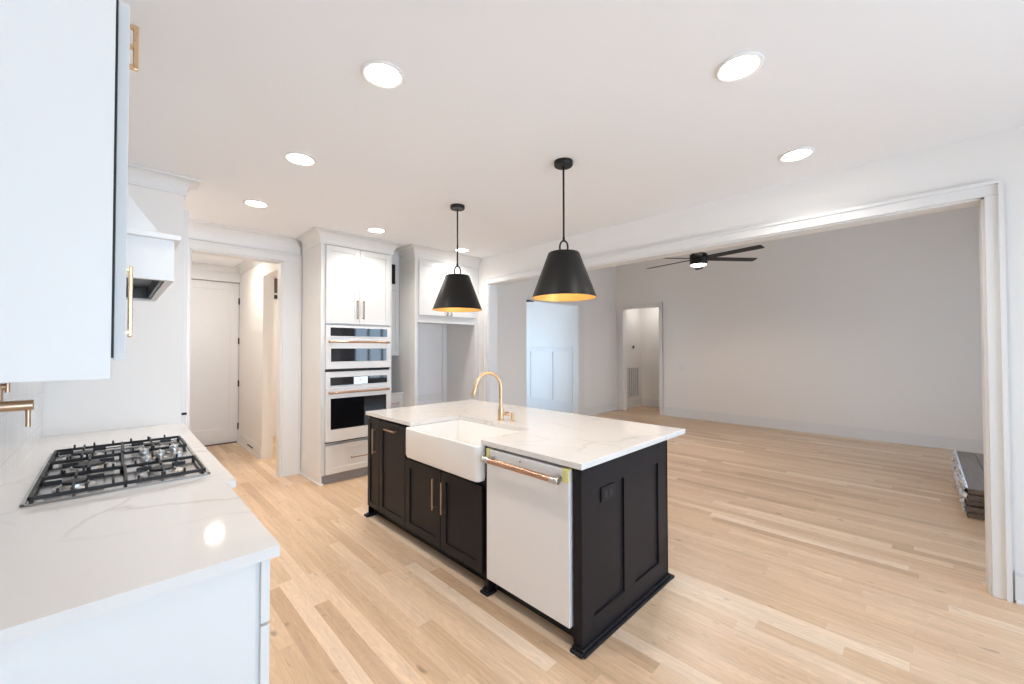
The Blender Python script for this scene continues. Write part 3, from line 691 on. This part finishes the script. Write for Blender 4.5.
b.build('base_moulding', 'dark', isl)
MB().box(IX0+.075, IX0+.09, 1.872, 3.41, 0, .1).build('toe_kick', 'black', isl)
f6 = Face(MB(), '-x', IX0); f6.base = .02
for y0, y1, z0, z1, hh, rl in ((1.876, 2.306, .108, .632, (2.262, .36, 2.262, .572), .06), (2.312, 2.768, .108, .632, (2.366, .36, 2.366, .572), .06),
                           (2.776, 3.190, .108, .868, (2.89, .812, 3.07, .812), .055), (3.198, 3.406, .108, .868, (3.262, .58, 3.262, .79), .045)):
    m_ = MB(); Face(m_, '-x', IX0).shaker(y0, y1, z0, z1, rail=rl); d = m_.build('door', 'dark', isl)
    pull(d, 'handle', f6, *hh, 'bronze', w=.011, stand=.026)
outl = MB(); F = Face(outl, '-y', IY0+.009-.018)
F = Face(outl, '-y', IY0+.011); F.box(1.79, 1.917, .672, .748, 0, .008, .002); op = outl.build('outlet_plate', 'black', isl)
b = MB(); F = Face(b, '-y', IY0+.003)
for u in (1.825, 1.872): F.box(u-.016, u+.016, .692, .728, 0, .002, .0008)
b.build('socket', 'iron', op)

# countertop of the island (with the sink notch)
b = MB(); A = [(1.589, 1.143), (2.78, 1.143), (2.78, 3.444), (1.589, 3.444), (1.589, 2.69), (2.035, 2.69), (2.035, 1.882), (1.589, 1.882)]
b.prism([(x, y, IZ) for x, y in A], (0, 0, .03))
bmesh.ops.bevel(b.bm, geom=b.bm.edges[:], offset=.0018, segments=2, affect='EDGES', profile=.5)
o = b.build('island_countertop', 'quartz'); tag(o, 'white veined quartz countertop on the dark island', 'countertop')
# sink
sk = MB(); SX0, SX1, SYA, SYB, SZ0, SZ1 = 1.545, 2.055, 1.866, 2.706, .655, .882
bm = sk.bm
def rrect(x0, x1, y0, y1, r, z, n=5):
    pts = []
    for cx, cy, a0 in ((x1-r, y1-r, 0), (x0+r, y1-r, PI/2), (x0+r, y0+r, PI), (x1-r, y0+r, 3*PI/2)):
        for k in range(n+1):
            a = a0+PI/2*k/n; pts.append(bm.verts.new((cx+r*math.cos(a), cy+r*math.sin(a), z)))
    return pts
t = .022
loops = [rrect(SX0+.03, SX1-.03, SYA+.03, SYB-.03, .02, SZ0), rrect(SX0+.009, SX1-.009, SYA+.009, SYB-.009, .026, SZ0+.009), rrect(SX0, SX1, SYA, SYB, .03, SZ0+.03), rrect(SX0, SX1, SYA, SYB, .03, SZ1-.008),
         rrect(SX0+.007, SX1-.007, SYA+.007, SYB-.007, .024, SZ1), rrect(SX0+t, SX1-t, SYA+t, SYB-t, .02, SZ1), rrect(SX0+t+.004, SX1-t-.004, SYA+t+.004, SYB-t-.004, .02, SZ1-.006),
         rrect(SX0+t+.008, SX1-t-.008, SYA+t+.008, SYB-t-.008, .03, SZ0+.06), rrect(SX0+t+.03, SX1-t-.03, SYA+t+.03, SYB-t-.03, .03, SZ0+.022)]
for A_, B_ in zip(loops, loops[1:]):
    n = len(A_)
    for k in range(n): bm.faces.new((A_[k], A_[(k+1) % n], B_[(k+1) % n], B_[k]))
bm.faces.new(loops[0][::-1]); bm.faces.new(loops[-1])
sink = thing('farmhouse_sink', 'white fireclay farmhouse sink with apron front set in the island', 'sink', (1.8, 2.286, SZ0))
sk.build('basin', 'fire', sink, True)
MB().lathe([(.001, 0), (.045, 0), (.043, .003), (.03, .001), (.001, .001)], (1.85, 2.286, SZ0+.0225), 28).build('drain', 'steel', sink, True)
# faucet
fx, fy = 2.13, 2.285
fa = thing('kitchen_faucet', 'tall brass gooseneck faucet standing behind the island sink', 'faucet', (fx, fy, .914))
MB().lathe([(.001, 0), (.027, 0), (.027, .006), (.0225, .010), (.0225, .085), (.021, .092), (.001, .094)], (fx, fy, .914), 28).build('base', 'brass', fa, True)
dirx, diry = -.98, .22     # spout swings over the bowl
pts = [(fx, fy, .99), (fx, fy, 1.172)]; R_ = .106
for k in range(1, 17):
    a = PI*.93*k/16; q = R_*(1-math.cos(a)); pts.append((fx+dirx*q, fy+diry*q, 1.172+R_*math.sin(a)))
MB().tube(pts, .0125, 16).build('gooseneck', 'brass', fa, True)
e0 = Vector(pts[-1]); ed = (Vector(pts[-1])-Vector(pts[-2])).normalized()
MB().cyl(e0, e0+ed*.085, .0145, .0165, 20, .002).build('spray_head', 'brass', fa, True)
MB().cyl((fx, fy, .965), (fx+.03, fy-.035, .965), .014, seg=18, bev=.002).cyl((fx+.03, fy-.035, .965), (fx+.04, fy-.047, .978), .006).build('lever', 'brass', fa, True)
sd = thing('soap_dispenser', 'short brass soap dispenser beside the gooseneck faucet', 'soap dispenser', (2.158, 2.185, .914))
MB().lathe([(.001, 0), (.018, 0), (.018, .005), (.012, .009), (.012, .045), (.014, .047), (.014, .062), (.001, .064)], (2.158, 2.185, .914), 24).build('body', 'brass', sd, True)
MB().cyl((2.158, 2.185, .968), (2.105, 2.20, .962), .0055).build('spout', 'brass', sd, True)

# dishwasher
dw = thing('dishwasher', 'white panel dishwasher with copper handle built into the near end of the island', 'dishwasher', (1.61, 1.53, .09))
MB().box(1.64, 2.195, 1.225, 1.832, .10, .87).build('tub', 'flatdark', dw)
MB().box(1.594, 1.638, 1.222, 1.834, .100, .868, .004).build('door', 'appl', dw)
MB().box(1.68, 1.70, 1.222, 1.834, 0.0, .098).build('toe_panel', 'flatdark', dw)
h = MB().cyl((1.545, 1.262, .818), (1.545, 1.798, .818), .0155, seg=22).build('handle', 'copper', dw, True)
for y, ya, yb in ((1.285, 1.248, 1.300), (1.775, 1.760, 1.812)):
    b = MB(); b.box(1.545, 1.595, y-.015, y+.015, .803, .833, .004); b.cyl((1.545, ya, .818), (1.545, yb, .818), .0172, seg=22, bev=.002); b.build('handle_mount', 'steel', h, True)
for y0, y1 in ((1.2225, 1.262), (1.806, 1.8335)):
    o = MB().box(1.590, 1.64, y0, y1, .803, .871, .002).build('corner_foam', 'foam', dw)
o['label'] = 'yellow foam corner pad'
MB().cyl((1.594, 1.555, .843), (1.5925, 1.555, .843), .006, seg=18).build('emblem', 'bronze', dw)

# ------------------------------------------------------------------ pendants
def make_pendant(x, y, label):
    p = thing('pendant_light', label, 'pendant light', (x, y, KC), 'cone pendants over the island')
    MB().lathe([(.001, 0), (.064, 0), (.064, -.024), (.060, -.030), (.001, -.030)], (x, y, KC), 36).build('canopy', 'black', p, True)
    MB().cyl((x, y, KC-.02), (x, y, 2.20), .0068, seg=14).cyl((x, y, 2.222), (x, y, 2.192), .009, seg=14).build('rod', 'black', p, True)
    rg_ = [(x+.027*math.cos(a)*math.sin(CAM_YAW), y-.027*math.cos(a)*math.cos(CAM_YAW), 2.153+.045*math.sin(a)) for a in [2*PI*k/28 for k in range(28)]]
    MB().tube(rg_, .006, 10, closed=True).build('ring', 'black', p, True)
    zt, zb, rt_, rb_ = 2.112, 1.808, .106, .219
    sh = MB(); sh.lathe([(.012, zt+.002), (rt_-.004, zt+.002), (rt_, zt-.002), (rb_, zb), (rb_-.001, zb-.001), (rb_-.003, zb)], (x, y, 0), 56, caps=False)
    s = sh.build('shade', 'black', p, True)
    MB().lathe([(rb_-.003, zb), (rt_-.003, zt-.004), (.012, zt-.003)], (x, y, 0), 56, caps=False).build('shade_lining', 'gold', s, True)
    MB().cyl((x, y, zt+.012), (x, y, zt-.06), .02, seg=20).build('socket', 'black', p, True)
    MB().lathe([(.001, 0), (.014, -.002), (.016, -.02), (.028, -.045), (.030, -.062), (.022, -.082), (.001, -.09)], (x, y, zt-.06), 24).build('bulb', 'bulb', p, True)
    return p
pp = make_pendant(*PENDS[0], 'black cone pendant with gold lining over the dishwasher end, the larger one')
dup(pp, (*PENDS[1], KC), 'black cone pendant with gold lining over the far island end, the smaller one')
for x, y in PENDS:
    l_ = bpy.data.lights.new('pendant_lamp', 'POINT'); l_.energy = PEND_W; l_.color = (1, .74, .45); l_.shadow_soft_size = .03
    lo = bpy.data.objects.new('pendant_lamp', l_); COL.objects.link(lo); lo.location = (x, y, 1.945)

# ------------------------------------------------------------------ living room things
FH = (6.0, 2.255, 2.742); fphase = math.radians(20); FR = .86
fan = thing('ceiling_fan', 'black ceiling fan with lit lens hanging in the living room', 'ceiling fan', FH)
x, y, z = FH
MB().cyl((x, y, LC), (x, y, LC-.06), .07, .05, 28).build('canopy', 'black', fan, True)
MB().cyl((x, y, LC-.05), (x, y, z+.08), .014).build('downrod', 'black', fan, True)
MB().lathe([(.02, .10), (.10, .085), (.118, .07), (.118, -.065), (.112, -.075), (.02, -.075)], (x, y, z), 40).build('motor', 'black', fan, True)
MB().lathe([(.001, -.075), (.105, -.075), (.100, -.085), (.06, -.098), (.001, -.102)], (x, y, z), 36).build('lens', 'fanlamp', fan, True)
for k in range(6):
    a = fphase+k*PI/3; ca, sa = math.cos(a), math.sin(a); tl = math.radians(10)
    b = MB()
    lo, hi = [], []
    for r_, w_, hh in ((.10, .055, 1), (FR, .06, 1)): pass
    prof = [(.10, -.045), (.16, -.055), (FR-.02, -.058), (FR, -.045), (FR, .045), (FR-.02, .058), (.16, .055), (.10, .045)]
    poly = []
    for r_, w_ in prof:
        poly.append((x+r_*ca-w_*math.cos(tl)*sa, y+r_*sa+w_*math.cos(tl)*ca, z+.008-w_*math.sin(tl)))
    b.prism(poly, (0, 0, .008)); b.build('blade', 'black', fan)
l_ = bpy.data.lights.new('fan_lamp', 'SPOT'); l_.energy = FAN_W; l_.color = (1, .84, .70); l_.spot_size = math.radians(165); l_.spot_blend = .5; l_.shadow_soft_size = .08
lo = bpy.data.objects.new('fan_lamp', l_); COL.objects.link(lo); lo.location = (x, y, z-.11)

# bundles of dark boards by the opening
random.seed(4)
BL = ['topmost bundle of dark boards in the stack behind the opening jamb', 'second bundle from the top in the stack of dark boards',
      'middle bundle in the stack of dark boards behind the jamb', 'second bundle from the floor in the stack of dark boards', 'lowest bundle in the stack of dark boards, on the oak floor']
for i in range(5):
    z1 = .255-i*.051; z0 = z1-.049; dx = random.uniform(-.02, .02); x0, x1 = 5.27+dx, 7.1+dx; y0 = -.235+random.uniform(-.008, .008)
    t_ = thing('board_bundle', BL[i], 'board bundle', ((x0+x1)/2, y0-.3, z0), 'stacked bundles of dark boards')
    b = MB()
    for j in range(4):
        ya = y0-.012-j*.15; b.box(x0+random.uniform(0, .012), x1, ya-.146, ya, z0+.001, z1-.004, .003)
    b.build('boards', 'board', t_)
    b = MB(); n = 40; prev = None
    for k in range(n+1):
        xx = x0-.006+(x1-x0)*k/n; yb = y0-.004+random.uniform(-.006, .022); yt = y0-.008+random.uniform(-.004, .014)
        cur = [b.bm.verts.new((xx, y0-.016, z1-.002)), b.bm.verts.new((xx, yt, z1+random.uniform(-.001, .0005))), b.bm.verts.new((xx, yb, (z0+z1)/2+random.uniform(-.01, .01))), b.bm.verts.new((xx, y0-.008, z0+.003))]
        if prev:
            for q in range(3): b.bm.faces.new((prev[q], cur[q], cur[q+1], prev[q+1]))
        prev = cur
    w_ = b.build('plastic_wrap', 'wrap', t_, True)
    so = w_.modifiers.new('thick', 'SOLIDIFY'); so.thickness = .0015; so.offset = 0
# plates, vent, thermostat
def plate(name, label, axis, pos, u, zc, w=.07, h=.115, inner=((0, 0, .012, .03),), cat='outlet', group=None, mi='plastic'):
    t_ = thing(name, label, cat, Face(None, axis, pos).pt(u, zc, 0), group)
    b = MB(); Face(b, axis, pos).box(u-w/2, u+w/2, zc-h/2, zc+h/2, 0, .006, .002); b.build('plate', 'plastic', t_)
    for du, dz, iw, ih in inner:
        b = MB(); Face(b, axis, pos).box(u+du-iw, u+du+iw, zc+dz-ih, zc+dz+ih, .006, .0085, .001); b.build('rocker' if cat == 'switch' else 'socket', mi, t_)
    return t_
plate('light_switch', 'white light switch plate on the living room wall beside the passage', '-x', XF, 3.60, 1.07, .12, .115, ((-.028, 0, .014, .03), (.028, 0, .014, .03)), 'switch')
plate('baseboard_outlet', 'white outlet in the long living room baseboard, nearer the passage', '-x', XF-.016, 3.12, .075, .115, .07, ((-.028, 0, .018, .02), (.028, 0, .018, .02)), group='outlets in the living room baseboard')
plate('baseboard_outlet', 'white outlet in the long living room baseboard, nearer the stacked boards', '-x', XF-.016, .73, .075, .115, .07, ((-.028, 0, .018, .02), (.028, 0, .018, .02)), group='outlets in the living room baseboard')
th = thing('thermostat', 'small round thermostat on the passage wall above the tall vent', 'thermostat', (9.28, QY, 1.5))
MB().cyl((9.28, QY, 1.5), (9.28, QY-.02, 1.5), .045, seg=28, bev=.004).build('body', 'steel', th, True); MB().cyl((9.28, QY-.02, 1.5), (9.28, QY-.023, 1.5), .034, seg=28).build('dial', 'glassblack', th)
vg = thing('return_vent', 'tall white return air grille on the passage wall beyond the living room', 'vent', (9.25, QY, .62))
VX0, VX1, VZ0, VZ1 = 9.02, 9.56, .25, 1.0
MB().box(VX0+.02, VX1-.02, QY-.004, QY-.001, VZ0+.02, VZ1-.02).build('backing', 'ventgrey', vg)
b = MB(); F = Face(b, '-y', QY-.001); F.box(VX0, VX1, VZ0, VZ0+.03, 0, .012, .002); F.box(VX0, VX1, VZ1-.03, VZ1, 0, .012, .002); F.box(VX0, VX0+.03, VZ0, VZ1, 0, .012, .002); F.box(VX1-.03, VX1, VZ0, VZ1, 0, .012, .002)
b.build('frame', 'plastic', vg)
b = MB(); F = Face(b, '-y', QY-.001)
for k in range(1, 5): F.box(VX0+.03+k*.096-.012, VX0+.03+k*.096+.012, VZ0+.03, VZ1-.03, .002, .010)
for k in range(1, 24): F.box(VX0+.03, VX1-.03, VZ0+.03+k*.029-.004, VZ0+.03+k*.029+.004, .002, .007)
b.build('louvres', 'plastic', vg)
o = MB().prism([(5.50, YB+.05, 2.345), (5.50, YB+.05, 2.384), (5.74, YB+.05, 2.368), (5.74, YB+.05, 2.360)], (0, .05, 0)).build('black_wedge', 'black'); tag(o, 'small black tapered bracket at the top left of the panelled opening', 'wedge')  # thin black piece tapering to the right
